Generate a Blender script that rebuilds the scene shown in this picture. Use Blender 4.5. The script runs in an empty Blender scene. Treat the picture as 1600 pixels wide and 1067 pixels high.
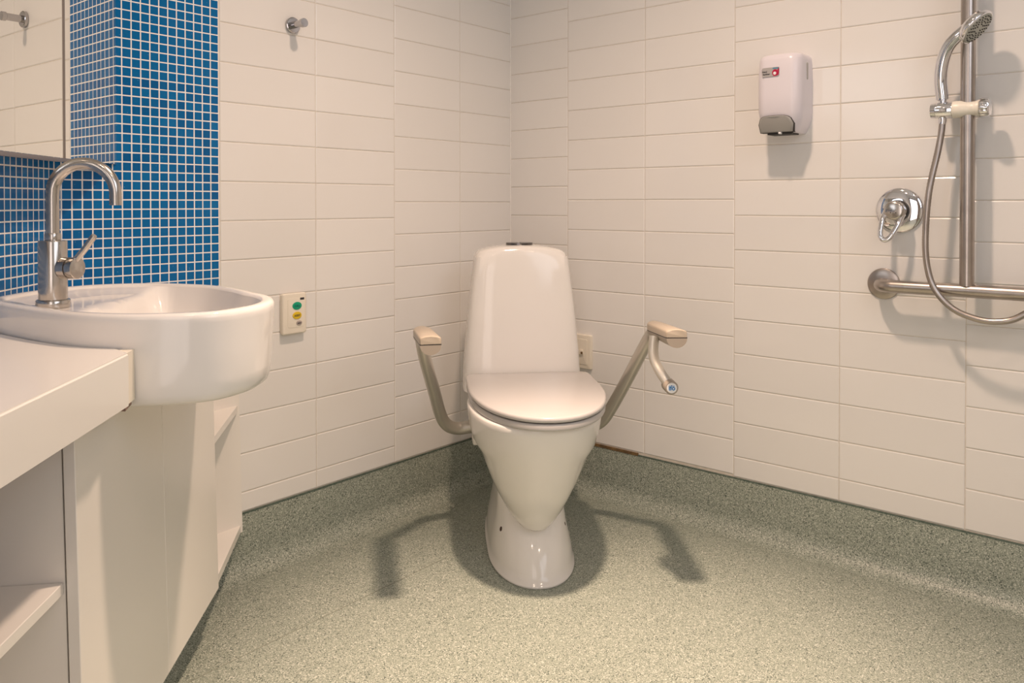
import bpy, bmesh, math, random
from mathutils import Vector, Matrix
random.seed(7)
sc = bpy.context.scene
COL = sc.collection
PI = math.pi

# ---------------------------------------------------------------- camera
H = 0.955                       # eye height; the camera stands over the world origin
cam = bpy.data.cameras.new('camera'); cam.sensor_width = 36.0
cam.lens = 36.0 * 1256.0 / 1600.0
cam.shift_y = -201.5 / 1600.0
cam.clip_start = 0.02
co = bpy.data.objects.new('camera', cam); COL.objects.link(co)
co.location = (0, 0, H); co.rotation_euler = (PI / 2 - 0.0115, 0, 0)
sc.camera = co

# ---------------------------------------------------------------- world, lamps, exposure
w = bpy.data.worlds.new('world'); sc.world = w; w.use_nodes = True
w.node_tree.nodes['Background'].inputs[0].default_value = (0.75, 0.85, 1.0, 1)
w.node_tree.nodes['Background'].inputs[1].default_value = 0.15
sc.view_settings.view_transform = 'Standard'
sc.view_settings.look = 'None'
sc.view_settings.gamma = 1.0
sc.view_settings.use_curve_mapping = False
sc.view_settings.exposure = 0.43
sc.cycles.use_denoising = True
sc.cycles.max_bounces = 10
sc.cycles.caustics_reflective = False
sc.cycles.caustics_refractive = False
sc.cycles.sample_clamp_indirect = 4.0


def spot(name, loc, energy, color, size=2.3, blend=0.7, soft=0.05, aim=None):
    l = bpy.data.lights.new(name, 'SPOT'); l.energy = energy; l.color = color
    l.spot_size = size; l.spot_blend = blend; l.shadow_soft_size = soft
    o = bpy.data.objects.new(name, l); COL.objects.link(o); o.location = loc
    if aim is not None:
        o.rotation_euler = (Vector(aim) - Vector(loc)).to_track_quat('-Z', 'Y').to_euler()
    return o


def area(name, loc, aim, sx, sy, energy, color):
    l = bpy.data.lights.new(name, 'AREA'); l.shape = 'RECTANGLE'; l.size = sx; l.size_y = sy
    l.energy = energy; l.color = color
    o = bpy.data.objects.new(name, l); COL.objects.link(o); o.location = loc
    o.rotation_euler = (Vector(aim) - Vector(loc)).to_track_quat('-Z', 'Y').to_euler()
    return o


WARM = (1.0, 0.73, 0.555)
# recessed ceiling downlights (the one by the toilet has a hot beam and a wide spill) and the daylight of the window behind the camera
spot('downlight_toilet_beam', (0.155, 1.40, 2.46), 240.0, WARM, 0.82, 1.0, 0.06)
spot('downlight_toilet_spill', (0.155, 1.40, 2.46), 93.0, WARM, 2.3, 1.0, 0.06)
spot('downlight_room', (0.70, 0.40, 2.46), 16.0, WARM, 2.4, 1.0, 0.06)
spot('downlight_vanity', (-0.30, 0.55, 2.46), 12.0, WARM, 2.2, 1.0, 0.06)

# ---------------------------------------------------------------- frames of the walls
YAW = 0.7002
C0 = Vector((-0.005, 2.878))                               # the far corner
dL = Vector((-math.sin(YAW), -math.cos(YAW)))              # along the back wall, away from the corner
dR = Vector((math.cos(YAW), -math.sin(YAW)))               # along the right wall, away from the corner
hS = math.radians(-4.9)
CS = Vector((-0.9789, 1.7220))                             # back wall meets the angled vanity wall
dS = Vector((math.sin(hS), math.cos(hS)))
nS = Vector((dS.y, -dS.x))


def frame(o, x, n, z=0.0):      # local x to the right, local -y out of the wall, z up
    return Matrix(((x.x, -n.x, 0, o.x), (x.y, -n.y, 0, o.y), (0, 0, 1, z), (0, 0, 0, 1)))


def at_back(t, z, out=0.0):
    p = C0 + dL * t + dR * out
    return frame(p, -dL, dR, z)


def at_right(t, z, out=0.0):
    p = C0 + dR * t + dL * out
    return frame(p, dR, dL, z)


def at_left(s, z, out=0.0):
    p = CS + dS * s + nS * out
    return frame(p, dS, nS, z)


area('added_rear_fill', (C0 + dL * 2.69 + dR * 1.95).to_3d() + Vector((0, 0, 1.03)),
     (C0 + dL * 1.0 + dR * 1.95).to_3d() + Vector((0, 0, 1.03)), 0.88, 1.95, 7.0, (1.0, 0.885, 0.85))  # soft fill added behind the camera to lift the shade, no real opening
area('window_daylight', (C0 + dR * 2.82 + dL * 1.35).to_3d() + Vector((0, 0, 1.75)),
     (C0 + dR * 0.6 + dL * 1.0).to_3d() + Vector((0, 0, 1.2)), 1.3, 1.1, 8.0, (0.86, 0.90, 1.0))

# ---------------------------------------------------------------- materials


def principled(name, col, rough=0.4, metal=0.0, **kw):
    m = bpy.data.materials.new(name); m.use_nodes = True
    b = m.node_tree.nodes['Principled BSDF']
    b.inputs['Base Color'].default_value = (*col, 1)
    b.inputs['Roughness'].default_value = rough
    b.inputs['Metallic'].default_value = metal
    for k, v in kw.items():
        b.inputs[k].default_value = v
    return m


def N(m, t, **kw):
    n = m.node_tree.nodes.new(t)
    for k, v in kw.items():
        setattr(n, k, v)
    return n


def link(m, a, ao, b, bi):
    m.node_tree.links.new(a.outputs[ao], b.inputs[bi])


def bsdf(m):
    return m.node_tree.nodes['Principled BSDF']


def noisy(m, scale, lo, hi, detail=2.0, bump=0.0, rough=None):
    """colour mottling (and fine relief) from object-space noise"""
    tc = N(m, 'ShaderNodeTexCoord'); nz = N(m, 'ShaderNodeTexNoise')
    nz.inputs['Scale'].default_value = scale; nz.inputs['Detail'].default_value = detail
    link(m, tc, 'Object', nz, 'Vector')
    r = N(m, 'ShaderNodeValToRGB')
    r.color_ramp.elements[0].position = 0.3; r.color_ramp.elements[1].position = 0.7
    r.color_ramp.elements[0].color = (*lo, 1); r.color_ramp.elements[1].color = (*hi, 1)
    link(m, nz, 'Fac', r, 'Fac'); link(m, r, 'Color', bsdf(m), 'Base Color')
    if bump:
        bp = N(m, 'ShaderNodeBump'); bp.inputs['Strength'].default_value = bump
        bp.inputs['Distance'].default_value = 0.002
        link(m, nz, 'Fac', bp, 'Height'); link(m, bp, 'Normal', bsdf(m), 'Normal')
    return m


M = {}
# white glazed wall tile, slightly different glaze tone per tile
m = M['tile'] = principled('white_glazed_tile', (0.80, 0.78, 0.75), 0.13)
oi = N(m, 'ShaderNodeObjectInfo'); rp = N(m, 'ShaderNodeValToRGB')
rp.color_ramp.elements[0].color = (0.785, 0.765, 0.735, 1); rp.color_ramp.elements[1].color = (0.815, 0.795, 0.765, 1)
link(m, oi, 'Random', rp, 'Fac'); link(m, rp, 'Color', bsdf(m), 'Base Color')
tc = N(m, 'ShaderNodeTexCoord'); nz = N(m, 'ShaderNodeTexNoise'); nz.inputs['Scale'].default_value = 9
bp = N(m, 'ShaderNodeBump'); bp.inputs['Strength'].default_value = 0.12; bp.inputs['Distance'].default_value = 0.003
link(m, tc, 'Object', nz, 'Vector'); link(m, nz, 'Fac', bp, 'Height'); link(m, bp, 'Normal', bsdf(m), 'Normal')
M['grout'] = noisy(principled('beige_grout', (0.6, 0.55, 0.48), 0.8), 60, (0.60, 0.54, 0.46), (0.70, 0.64, 0.56))
M['mosaic_grout'] = noisy(principled('white_grout', (0.8, 0.79, 0.76), 0.7), 80, (0.84, 0.82, 0.78), (0.90, 0.88, 0.84))
# blue glass mosaic with fine bright inclusions
m = M['mosaic'] = principled('blue_glass_mosaic', (0.0, 0.12, 0.36), 0.10, **{'IOR': 1.35})
oi = N(m, 'ShaderNodeObjectInfo'); rp = N(m, 'ShaderNodeValToRGB')
rp.color_ramp.elements[0].color = (0.001, 0.100, 0.300, 1); rp.color_ramp.elements[1].color = (0.002, 0.150, 0.400, 1)
link(m, oi, 'Random', rp, 'Fac')
tc = N(m, 'ShaderNodeTexCoord')
geo = N(m, 'ShaderNodeNewGeometry'); vo = N(m, 'ShaderNodeTexVoronoi'); vo.inputs['Scale'].default_value = 190
link(m, geo, 'Position', vo, 'Vector')
cr = N(m, 'ShaderNodeValToRGB'); cr.color_ramp.elements[0].position = 0.06; cr.color_ramp.elements[1].position = 0.16
cr.color_ramp.elements[0].color = (1, 1, 1, 1); cr.color_ramp.elements[1].color = (0, 0, 0, 1)
link(m, vo, 'Distance', cr, 'Fac')
wn = N(m, 'ShaderNodeMath', operation='MULTIPLY'); wn2 = N(m, 'ShaderNodeMath', operation='GREATER_THAN')
sp = N(m, 'ShaderNodeSeparateColor'); link(m, vo, 'Color', sp, 'Color')
link(m, sp, 'Red', wn2, 0); wn2.inputs[1].default_value = 0.93
link(m, wn2, 0, wn, 0); link(m, cr, 'Color', wn, 1)
mx = N(m, 'ShaderNodeMix', data_type='RGBA')
link(m, wn, 0, mx, 'Factor'); link(m, rp, 'Color', mx, 6); mx.inputs[7].default_value = (0.25, 0.45, 0.62, 1)
link(m, mx, 2, bsdf(m), 'Base Color')
# speckled green safety vinyl
m = M['vinyl'] = principled('speckled_green_vinyl', (0.3, 0.33, 0.27), 0.42)
tc = N(m, 'ShaderNodeTexCoord')
n1 = N(m, 'ShaderNodeTexNoise'); n1.inputs['Scale'].default_value = 460; n1.inputs['Detail'].default_value = 3
n1.inputs['Roughness'].default_value = 0.7
n2 = N(m, 'ShaderNodeTexNoise'); n2.inputs['Scale'].default_value = 2.2; n2.inputs['Detail'].default_value = 3
v1 = N(m, 'ShaderNodeTexVoronoi'); v1.inputs['Scale'].default_value = 480
geo = N(m, 'ShaderNodeNewGeometry')
for q in (n1, n2, v1):
    link(m, geo, 'Position', q, 'Vector')
r1 = N(m, 'ShaderNodeValToRGB')
r1.color_ramp.elements[0].position = 0.33; r1.color_ramp.elements[0].color = (0.130, 0.160, 0.132, 1)
r1.color_ramp.elements[1].position = 0.66; r1.color_ramp.elements[1].color = (0.46, 0.49, 0.415, 1)
e = r1.color_ramp.elements.new(0.5); e.color = (0.285, 0.318, 0.262, 1)
link(m, n1, 'Fac', r1, 'Fac')
sp = N(m, 'ShaderNodeSeparateColor'); link(m, v1, 'Color', sp, 'Color')
g1 = N(m, 'ShaderNodeMath', operation='GREATER_THAN'); g1.inputs[1].default_value = 0.86
link(m, sp, 'Red', g1, 0)
mx = N(m, 'ShaderNodeMix', data_type='RGBA'); link(m, g1, 0, mx, 'Factor')
link(m, r1, 'Color', mx, 6); mx.inputs[7].default_value = (0.54, 0.56, 0.49, 1)
g2 = N(m, 'ShaderNodeMath', operation='LESS_THAN'); g2.inputs[1].default_value = 0.10
link(m, sp, 'Green', g2, 0)
mx2 = N(m, 'ShaderNodeMix', data_type='RGBA'); link(m, g2, 0, mx2, 'Factor')
link(m, mx, 2, mx2, 6); mx2.inputs[7].default_value = (0.075, 0.097, 0.08, 1)
link(m, mx2, 2, bsdf(m), 'Base Color')
bp = N(m, 'ShaderNodeBump'); bp.inputs['Strength'].default_value = 0.25; bp.inputs['Distance'].default_value = 0.001
link(m, n1, 'Fac', bp, 'Height'); link(m, bp, 'Normal', bsdf(m), 'Normal')
M['vinyl_edge'] = noisy(principled('dark_green_vinyl_edge', (0.07, 0.1, 0.08), 0.5), 120, (0.07, 0.10, 0.08), (0.13, 0.17, 0.14))
M['seam'] = principled('vinyl_weld_rod', (0.25, 0.265, 0.215), 0.5)
M['rust'] = noisy(principled('rusty_brown_strip', (0.16, 0.09, 0.03), 0.7), 40, (0.05, 0.03, 0.015), (0.22, 0.13, 0.05), 4)
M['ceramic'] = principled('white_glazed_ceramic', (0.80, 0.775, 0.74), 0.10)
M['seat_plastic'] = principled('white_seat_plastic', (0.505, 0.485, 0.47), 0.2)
M['white_plastic'] = principled('white_plastic', (0.80, 0.77, 0.72), 0.3)
M['lilac_plastic'] = principled('cool_white_plastic', (0.72, 0.685, 0.73), 0.28)
M['cream_plastic'] = principled('cream_plastic', (0.80, 0.74, 0.63), 0.4)
M['cream_holder'] = principled('cream_holder_plastic', (0.80, 0.76, 0.66), 0.35)
M['laminate'] = noisy(principled('white_laminate', (0.8, 0.77, 0.71), 0.22), 1.5, (0.80, 0.765, 0.71), (0.83, 0.80, 0.75))
M['chipboard'] = noisy(principled('raw_chipboard', (0.3, 0.2, 0.15), 0.8), 90, (0.22, 0.14, 0.11), (0.36, 0.25, 0.19))
M['chrome'] = principled('chrome', (0.80, 0.80, 0.82), 0.05, 1.0)
M['button_chrome'] = principled('dark_chrome', (0.16, 0.15, 0.145), 0.22, 1.0)
M['hook_chrome'] = principled('smoky_chrome', (0.50, 0.49, 0.50), 0.08, 1.0)
M['satin'] = noisy(principled('brushed_stainless', (0.45, 0.41, 0.37), 0.29, 1.0), 30, (0.40, 0.355, 0.325), (0.46, 0.415, 0.38))
M['tap_steel'] = principled('polished_stainless', (0.54, 0.51, 0.475), 0.19, 1.0)
M['arm_alu'] = noisy(principled('champagne_anodised_aluminium', (0.5, 0.47, 0.4), 0.36, 0.7), 5, (0.50, 0.475, 0.42), (0.54, 0.51, 0.45))
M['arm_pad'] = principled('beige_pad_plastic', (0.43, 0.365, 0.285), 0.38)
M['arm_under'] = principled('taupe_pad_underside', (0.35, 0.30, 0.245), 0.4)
M['grey_plastic'] = principled('smoky_grey_plastic', (0.34, 0.33, 0.31), 0.25)
M['dark'] = principled('dark_rubber_and_gap_shade', (0.02, 0.018, 0.016), 0.6)  # black rubber parts, also the painted shade under the toilet lid
M['screw_hole'] = principled('dark_brown_recess', (0.05, 0.022, 0.014), 0.6)
M['mirror'] = principled('mirror_glass', (0.90, 0.90, 0.865), 0.0, 1.0)
M['mirror_edge'] = principled('mirror_edge', (0.16, 0.13, 0.11), 0.4)
M['cab_white'] = principled('painted_cabinet', (0.62, 0.54, 0.48), 0.4)
M['green_btn'] = principled('green_button', (0.0, 0.33, 0.18), 0.35)
M['yellow_btn'] = principled('yellow_button', (0.72, 0.50, 0.02), 0.35)
M['grey_btn'] = principled('grey_button', (0.42, 0.36, 0.33), 0.35)
M['ink'] = principled('dark_ink', (0.03, 0.03, 0.035), 0.6)
M['ink_green'] = principled('dark_green_ink', (0.0, 0.06, 0.07), 0.6)
M['badge_white'] = principled('white_badge', (0.82, 0.82, 0.82), 0.3)
M['badge_blue'] = principled('blue_print', (0.01, 0.20, 0.52), 0.4)
M['sticker_grey'] = principled('silver_sticker', (0.40, 0.38, 0.37), 0.3)
M['sticker_red'] = principled('crimson_print', (0.42, 0.005, 0.05), 0.3)
M['sticker_blue'] = principled('teal_blue_print', (0.10, 0.25, 0.36), 0.3)
M['paint'] = principled('painted_plaster', (0.78, 0.76, 0.73), 0.7)
M['nozzle_face'] = principled('grey_green_spray_face', (0.36, 0.36, 0.31), 0.35)
M['window_glass'] = principled('window_pane', (0.6, 0.75, 0.8), 0.1)

# ---------------------------------------------------------------- building helpers
MW = {}                                    # world matrix of every parent, kept by hand


def thing(name, mat, label, cat, group=None):
    o = bpy.data.objects.new(name, None); COL.objects.link(o)
    o.empty_display_size = 0.05
    o.matrix_world = mat; MW[o.name] = mat.copy()
    tag(o, label, cat, group)
    return o


def tag(o, label, cat, group=None):
    o['label'] = label; o['category'] = cat
    if group:
        o['group'] = group


def put(name, mesh, parent=None, mat=None, loc=None, rot=None):
    o = bpy.data.objects.new(name, mesh); COL.objects.link(o)
    if parent is not None:
        o.parent = parent
    if loc is not None:
        o.location = loc
    if rot is not None:
        o.rotation_euler = rot
    if mat is not None:
        o.matrix_world = mat if parent is None else o.matrix_world
    return o


def mesh_of(name, bm, mat, smooth=None):
    me = bpy.data.meshes.new(name)
    bmesh.ops.recalc_face_normals(bm, faces=bm.faces)
    bm.to_mesh(me); bm.free()
    me.materials.append(mat)
    if smooth is not None:
        for p in me.polygons:
            p.use_smooth = True
        if smooth < 180:
            me.set_sharp_from_angle(angle=math.radians(smooth))
    return me


def part(name, bm, mat, parent=None, smooth=40, label=None, world=False):
    """one mesh object; vertices given in the parent's frame (or in world space)"""
    me = mesh_of(name, bm, mat, smooth)
    if world and parent is not None:
        me.transform(MW[parent.name].inverted())
    o = put(name, me, parent)
    if parent is not None:
        MW[o.name] = MW[parent.name]
    else:
        MW[o.name] = Matrix.Identity(4)
    if label:
        o['label'] = label
    return o


def structure(name, bm, mat, mtx=None, smooth=None):
    me = mesh_of(name, bm, mat, smooth)
    o = put(name, me); o['kind'] = 'structure'
    if mtx is not None:
        o.matrix_world = mtx
    MW[o.name] = mtx.copy() if mtx is not None else Matrix.Identity(4)
    return o


def box(x0, x1, y0, y1, z0, z1, bevel=0.0, seg=2, bm=None):
    bm2 = bmesh.new()
    r = bmesh.ops.create_cube(bm2, size=1.0)
    for v in bm2.verts:
        v.co = Vector(((x0 + x1) / 2 + v.co.x * (x1 - x0), (y0 + y1) / 2 + v.co.y * (y1 - y0), (z0 + z1) / 2 + v.co.z * (z1 - z0)))
    if bevel:
        bmesh.ops.bevel(bm2, geom=list(bm2.edges), offset=bevel, segments=seg, profile=0.5, affect='EDGES')
    if bm is None:
        return bm2
    join(bm, bm2)
    return bm


def join(a, b):
    me = bpy.data.meshes.new('tmp'); b.to_mesh(me); b.free()
    a.from_mesh(me); bpy.data.meshes.remove(me)
    return a


def xform(bm, mtx):
    bmesh.ops.transform(bm, matrix=mtx, verts=list(bm.verts))
    return bm


def loft(rings, cap0=True, cap1=True, closed=True, bm=None):
    bm = bm or bmesh.new()
    rows = [[bm.verts.new(p) for p in r] for r in rings]
    n = len(rows[0])
    for a, b in zip(rows, rows[1:]):
        for i in range(n if closed else n - 1):
            j = (i + 1) % n
            try:
                bm.faces.new((a[i], a[j], b[j], b[i]))
            except ValueError:
                pass
    if cap0:
        bm.faces.new(rows[0][::-1])
    if cap1:
        bm.faces.new(rows[-1])
    return bm


def catmull(pts, n=8):
    pts = [Vector(p) for p in pts]
    P = [pts[0] * 2 - pts[1]] + pts + [pts[-1] * 2 - pts[-2]]
    out = []
    for i in range(1, len(P) - 2):
        a, b, c, d = P[i - 1:i + 3]
        for k in range(n):
            t = k / n
            out.append(0.5 * (2 * b + (c - a) * t + (2 * a - 5 * b + 4 * c - d) * t * t + (3 * b - a - 3 * c + d) * t ** 3))
    out.append(pts[-1])
    return out


def tube(path, rad, seg=20, cap=True, flat=None, bm=None):
    """swept tube along points; rad a number or one per point; flat = (a, b) oval factors"""
    path = [Vector(p) for p in path]
    n = len(path)
    if not hasattr(rad, '__len__'):
        rad = [rad] * n
    tang = []
    for i in range(n):
        a = path[max(i - 1, 0)]; b = path[min(i + 1, n - 1)]
        tang.append((b - a).normalized())
    up = Vector((0, 0, 1)) if abs(tang[0].z) < 0.9 else Vector((1, 0, 0))
    u = (up - tang[0] * up.dot(tang[0])).normalized()
    rings = []
    for i in range(n):
        u = (u - tang[i] * u.dot(tang[i])).normalized()
        v = tang[i].cross(u)
        fa, fb = flat or (1, 1)
        rings.append([path[i] + (u * math.cos(2 * PI * k / seg) * fa + v * math.sin(2 * PI * k / seg) * fb) * rad[i] for k in range(seg)])
    return loft(rings, cap, cap, bm=bm)


def lathe(profile, seg=40, axis='z', bm=None):
    """profile: (radius, height); axis z, or -y (out of a wall)"""
    rings = []
    for r, h in profile:
        ring = []
        for k in range(seg):
            a = 2 * PI * k / seg
            c, s = r * math.cos(a), r * math.sin(a)
            ring.append(Vector((c, s, h)) if axis == 'z' else Vector((c, -h, s)))
        rings.append(ring)
    return loft(rings, profile[0][0] > 1e-5, profile[-1][0] > 1e-5, bm=bm)


def prism(poly, z0, z1, bm=None):
    return loft([[Vector((x, y, z0)) for x, y in poly], [Vector((x, y, z1)) for x, y in poly]], bm=bm)


def rounded_rect(w_, h_, r, n=6, cx=0.0, cz=0.0):
    pts = []
    for sx, sz, a0 in ((1, 1, 0), (-1, 1, 90), (-1, -1, 180), (1, -1, 270)):
        for k in range(n + 1):
            a = math.radians(a0 + 90 * k / n)
            pts.append((cx + sx * (w_ / 2 - r) + r * math.cos(a), cz + sz * (h_ / 2 - r) + r * math.sin(a)))
    return pts


def plate(poly, y_out, y_in, bevel=0.0, bm=None):
    """a plate parallel to a wall: outline (x, z), from y_in (wall side) out to -y"""
    cx = sum(p[0] for p in poly) / len(poly); cz = sum(p[1] for p in poly) / len(poly)

    def ring(s, y):
        return [Vector((x, y, z)) for x, z in s]

    def shrink(d):
        out = []
        for x, z in poly:
            v = Vector((x - cx, z - cz)); L = max(v.length, 1e-6)
            mx_ = max(abs(p[0] - cx) for p in poly); mz_ = max(abs(p[1] - cz) for p in poly)
            out.append((cx + v.x * (1 - d / mx_), cz + v.y * (1 - d / mz_)))
        return out
    rings = [ring(poly, y_in)]
    if bevel:
        rings += [ring(poly, y_out + bevel)]
        for k in (1, 2, 3):
            a = PI / 2 * k / 3
            rings.append(ring(shrink(bevel * (1 - math.cos(a))), y_out + bevel * (1 - math.sin(a))))
    else:
        rings += [ring(poly, y_out)]
    return loft(rings, bm=bm)


def ellipse(a, b, n=28, cx=0.0, cz=0.0, rot=0.0):
    out = []
    for k in range(n):
        t = 2 * PI * k / n
        x, z = a * math.cos(t), b * math.sin(t)
        out.append((cx + x * math.cos(rot) - z * math.sin(rot), cz + x * math.sin(rot) + z * math.cos(rot)))
    return out


def lettering(name, body, size, mat, parent, local, depth=0.0004, sx=1.0, bold=0.0):
    """raised lettering as a mesh; text plane given by the matrix `local` in the parent's frame"""
    cu = bpy.data.curves.new(name, 'FONT'); cu.body = body; cu.size = size
    cu.align_x = 'CENTER'; cu.align_y = 'CENTER'; cu.extrude = depth; cu.offset = bold
    cu.resolution_u = 3
    tmp = bpy.data.objects.new('tmp_text', cu); COL.objects.link(tmp)
    dg = bpy.context.evaluated_depsgraph_get()
    me = bpy.data.meshes.new_from_object(tmp.evaluated_get(dg))
    bpy.data.objects.remove(tmp); bpy.data.curves.remove(cu)
    me.name = name
    me.materials.clear(); me.materials.append(mat)
    me.transform(local @ Matrix.Diagonal((sx, 1, 1, 1)))
    return put(name, me, parent)


# text standing on a wall: x right, z up, facing -y
FACE_OUT = Matrix.Rotation(PI / 2, 4, 'X')

# ---------------------------------------------------------------- room shell
T_R, T_L, CEIL = 2.90, 2.72, 2.48


def P2(tl, tr):
    p = C0 + dL * tl + dR * tr
    return (p.x, p.y)


s_len = (T_L - 1.5116) / 0.7071
room = [P2(-0.05, -0.05), P2(1.56, -0.05), P2(T_L + 0.05, 1.16), P2(T_L + 0.05, T_R + 0.05), P2(-0.05, T_R + 0.05)]
floor = structure('floor', prism(room, -0.05, 0.0), M['vinyl'])
structure('ceiling', prism(room, CEIL, CEIL + 0.05), M['paint'])

G = 0.0016                                # tile faces stand this far proud of the grout bed
wall_back = structure('wall_back', box(-1.56, 0.05, G, 0.06, 0.0, CEIL), M['grout'], at_back(0, 0))
wall_right = structure('wall_right', box(0.0, T_R, G, 0.06, 0.0, CEIL), M['grout'], at_right(0, 0))
wall_left = structure('wall_left', box(-s_len - 0.02, 0.0, 0.0004, 0.05, 0.0, CEIL), M['mosaic_grout'], at_left(0, 0))
# walls behind the camera
p = C0 + dL * T_L
structure('wall_front', box(-T_R, -1.1, 0.0, 0.06, 0.0, CEIL), M['paint'], frame(p, -dR, -dL))
p = C0 + dR * T_R
ww = structure('wall_window_side', box(0.0, T_L, 0.0, 0.06, 0.0, CEIL), M['paint'], frame(p, dL, -dR))


dm = bpy.data.materials.new('slate_frame_laminate'); dm.use_nodes = True
bsdf(dm).inputs['Base Color'].default_value = (0.045, 0.06, 0.085, 1); bsdf(dm).inputs['Roughness'].default_value = 0.5
p = C0 + dL * T_L
bm = bmesh.new()
for q in ((-2.47, -2.40, 0.0, 2.09), (-1.50, -1.43, 0.0, 2.09), (-2.40, -1.50, 2.02, 2.09)):
    box(q[0], q[1], -0.06, 0.0, q[2], q[3], bm=bm)
structure('added_dark_frame', bm, dm, frame(p, -dR, -dL))  # unseen dark jambs, added for chrome reflections and framing the fill light
bm = bmesh.new()
for q in ((0.66, 0.70, 1.18, 2.32), (2.00, 2.04, 1.18, 2.32), (0.70, 2.00, 1.18, 1.20), (0.70, 2.00, 2.30, 2.32), (1.33, 1.37, 1.20, 2.30)):
    box(q[0], q[1], -0.09, 0.0, q[2], q[3], bm=bm)
p = C0 + dR * T_R
structure('window_1', bm, dm, frame(p, dL, -dR))


def tile_mesh(name, wx, wz, mat, soft=0.0022, drop=0.0011, depth=0.008):
    """a glazed tile: flat face, eased edges; face at y=0, centre at the origin"""
    def ring(d, y):
        return [Vector((sx * (wx / 2 - d), y, sz * (wz / 2 - d))) for sx, sz in ((-1, -1), (1, -1), (1, 1), (-1, 1))]
    return mesh_of(name, loft([ring(0, depth), ring(0, drop), ring(soft, 0.0)], cap0=False), mat)


ROW = 0.1
cache = {}


def white_tile(wall, x0, x1, z0, z1):
    if z1 - z0 < 0.012 or x1 - x0 < 0.012:
        return
    g = 0.0009
    key = (round(x1 - x0, 4), round(z1 - z0, 4))
    if key not in cache:
        cache[key] = tile_mesh('tile', x1 - x0 - 2 * g, z1 - z0 - 2 * g, M['tile'])
    o = put('tile', cache[key], wall, loc=((x0 + x1) / 2, random.uniform(-0.0002, 0.0002), (z0 + z1) / 2),
            rot=(random.gauss(0, 0.0011), 0, random.gauss(0, 0.0007)))


SK = 0.160                                # top of the coved skirting = lowest tile edge
TOP = 2.08


def tile_column(wall, x0, x1, z_off, zmin=SK, zmax=TOP):
    k = math.floor((zmax - z_off) / ROW)
    z = z_off + (k + 1) * ROW
    z = min(z, z)
    while z - ROW < zmax + 1e-6 and z - ROW > zmin - ROW:
        a, b = max(z - ROW, zmin), min(z, zmax)
        if b - a > 0.01:
            white_tile(wall, x0, x1, a, b)
        z -= ROW


MOS_BOT, MOS_T = 0.752, 1.130
# back wall: local x = -t
for (t0, t1, off) in ((0.0, 0.2595, H + 0.6041), (0.2595, 0.549, H + 0.6041), (0.549, 0.8385, H + 0.555), (0.8385, 1.128, H + 0.555)):
    tile_column(wall_back, -t1, -t0, off)
for (t0, t1) in ((1.128, 1.330), (1.330, 1.51)):
    tile_column(wall_back, -t1, -t0, H + 0.555, zmax=MOS_BOT)
# right wall
cols = [0.0, 0.252] + [0.252 + 0.2985 * k for k in range(1, 9)]
offs = [0.6571] + [0.611] * 2 + [0.5645] * 2 + [0.5065] * 2 + [0.46] * 2
for (t0, t1, off) in zip(cols, cols[1:], offs):
    tile_column(wall_right, t0, min(t1, T_R), H + off)

# blue glass mosaic: 300 of the largest as parts of the back wall, the others joined into one part
PIT = 0.02165
mos = tile_mesh('mosaic_tile', 0.0189, 0.0189, M['mosaic'], soft=0.0009, drop=0.0004, depth=0.004)


def many(name, wall, spots, mat, sizes):
    bm = bmesh.new()
    for (x, z, wx, wz) in spots:
        def ring(d, y):
            return [Vector((x + sx * (wx / 2 - d), y, z + sz * (wz / 2 - d))) for sx, sz in ((-1, -1), (1, -1), (1, 1), (-1, 1))]
        loft([ring(0, 0.004), ring(0, 0.0004), ring(0.0009, 0.0)], cap0=False, bm=bm)
    o = put(name, mesh_of(name, bm, mat), wall)
    o['kind'] = 'stuff'
    return o


spots = []
for i in range(18):
    x = -(MOS_T + 0.0008 + PIT * (i + 0.5))
    for k in range(-1, 42):
        z = 0.768 + PIT * (k + 0.5)
        spots.append((x, z))
seen = [s for s in spots if 0.80 < s[1] < 1.46 and -s[0] < 1.50]
seen.sort(key=lambda s: (s[0] > -1.42, abs(s[1] - 1.10)))
near = set(seen[:300])
for s in seen[:300]:
    put('mosaic_tile', mos, wall_back, loc=(s[0], 0, s[1]), rot=(random.gauss(0, 0.004), 0, random.gauss(0, 0.004)))
rest = [(x, z, 0.0189, 0.0189) for (x, z) in spots if (x, z) not in near]
many('mosaic_field', wall_back, rest, M['mosaic'], None)
# white grout bed behind the mosaic of the back wall
bed = put('mosaic_grout', mesh_of('mosaic_grout', box(-1.515, -MOS_T, 0.0004, 0.004, MOS_BOT - 0.004, 1.70), M['mosaic_grout']), wall_back)
# angled wall: same mosaic under and beside the mirror cabinet
spots = []
n_s = 0
for i in range(60):
    x = -(0.004 + PIT * (i + 0.5))
    for k in range(-1, 14 if i < 40 else 14):
        z = 0.768 + PIT * (k + 0.5)
        spots.append((x, z))
seen = [s for s in spots if s[0] > -0.40 and s[1] > 0.76]
seen.sort(key=lambda s: -s[0])
near = set(seen[:290])
for s in seen[:290]:
    put('mosaic_tile', mos, wall_left, loc=(s[0], 0, s[1]), rot=(random.gauss(0, 0.004), 0, random.gauss(0, 0.004)))
many('mosaic_field', wall_left, [(x, z, 0.0189, 0.0189) for (x, z) in spots if (x, z) not in near], M['mosaic'], None)

# coved vinyl skirting
RC = 0.05


def cove_profile(top=SK - 0.002):
    pr = [(-0.0015, top), (0.0022, top), (0.0028, top - 0.004)]
    pr.append((0.0028, RC))
    for k in range(1, 9):
        a = PI / 2 * k / 8
        pr.append((0.0028 + RC * (1 - math.cos(a)), RC * (1 - math.sin(a)) + 0.0006))
    pr.append((0.0028 + RC + 0.006, 0.0003))
    return pr


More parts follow.
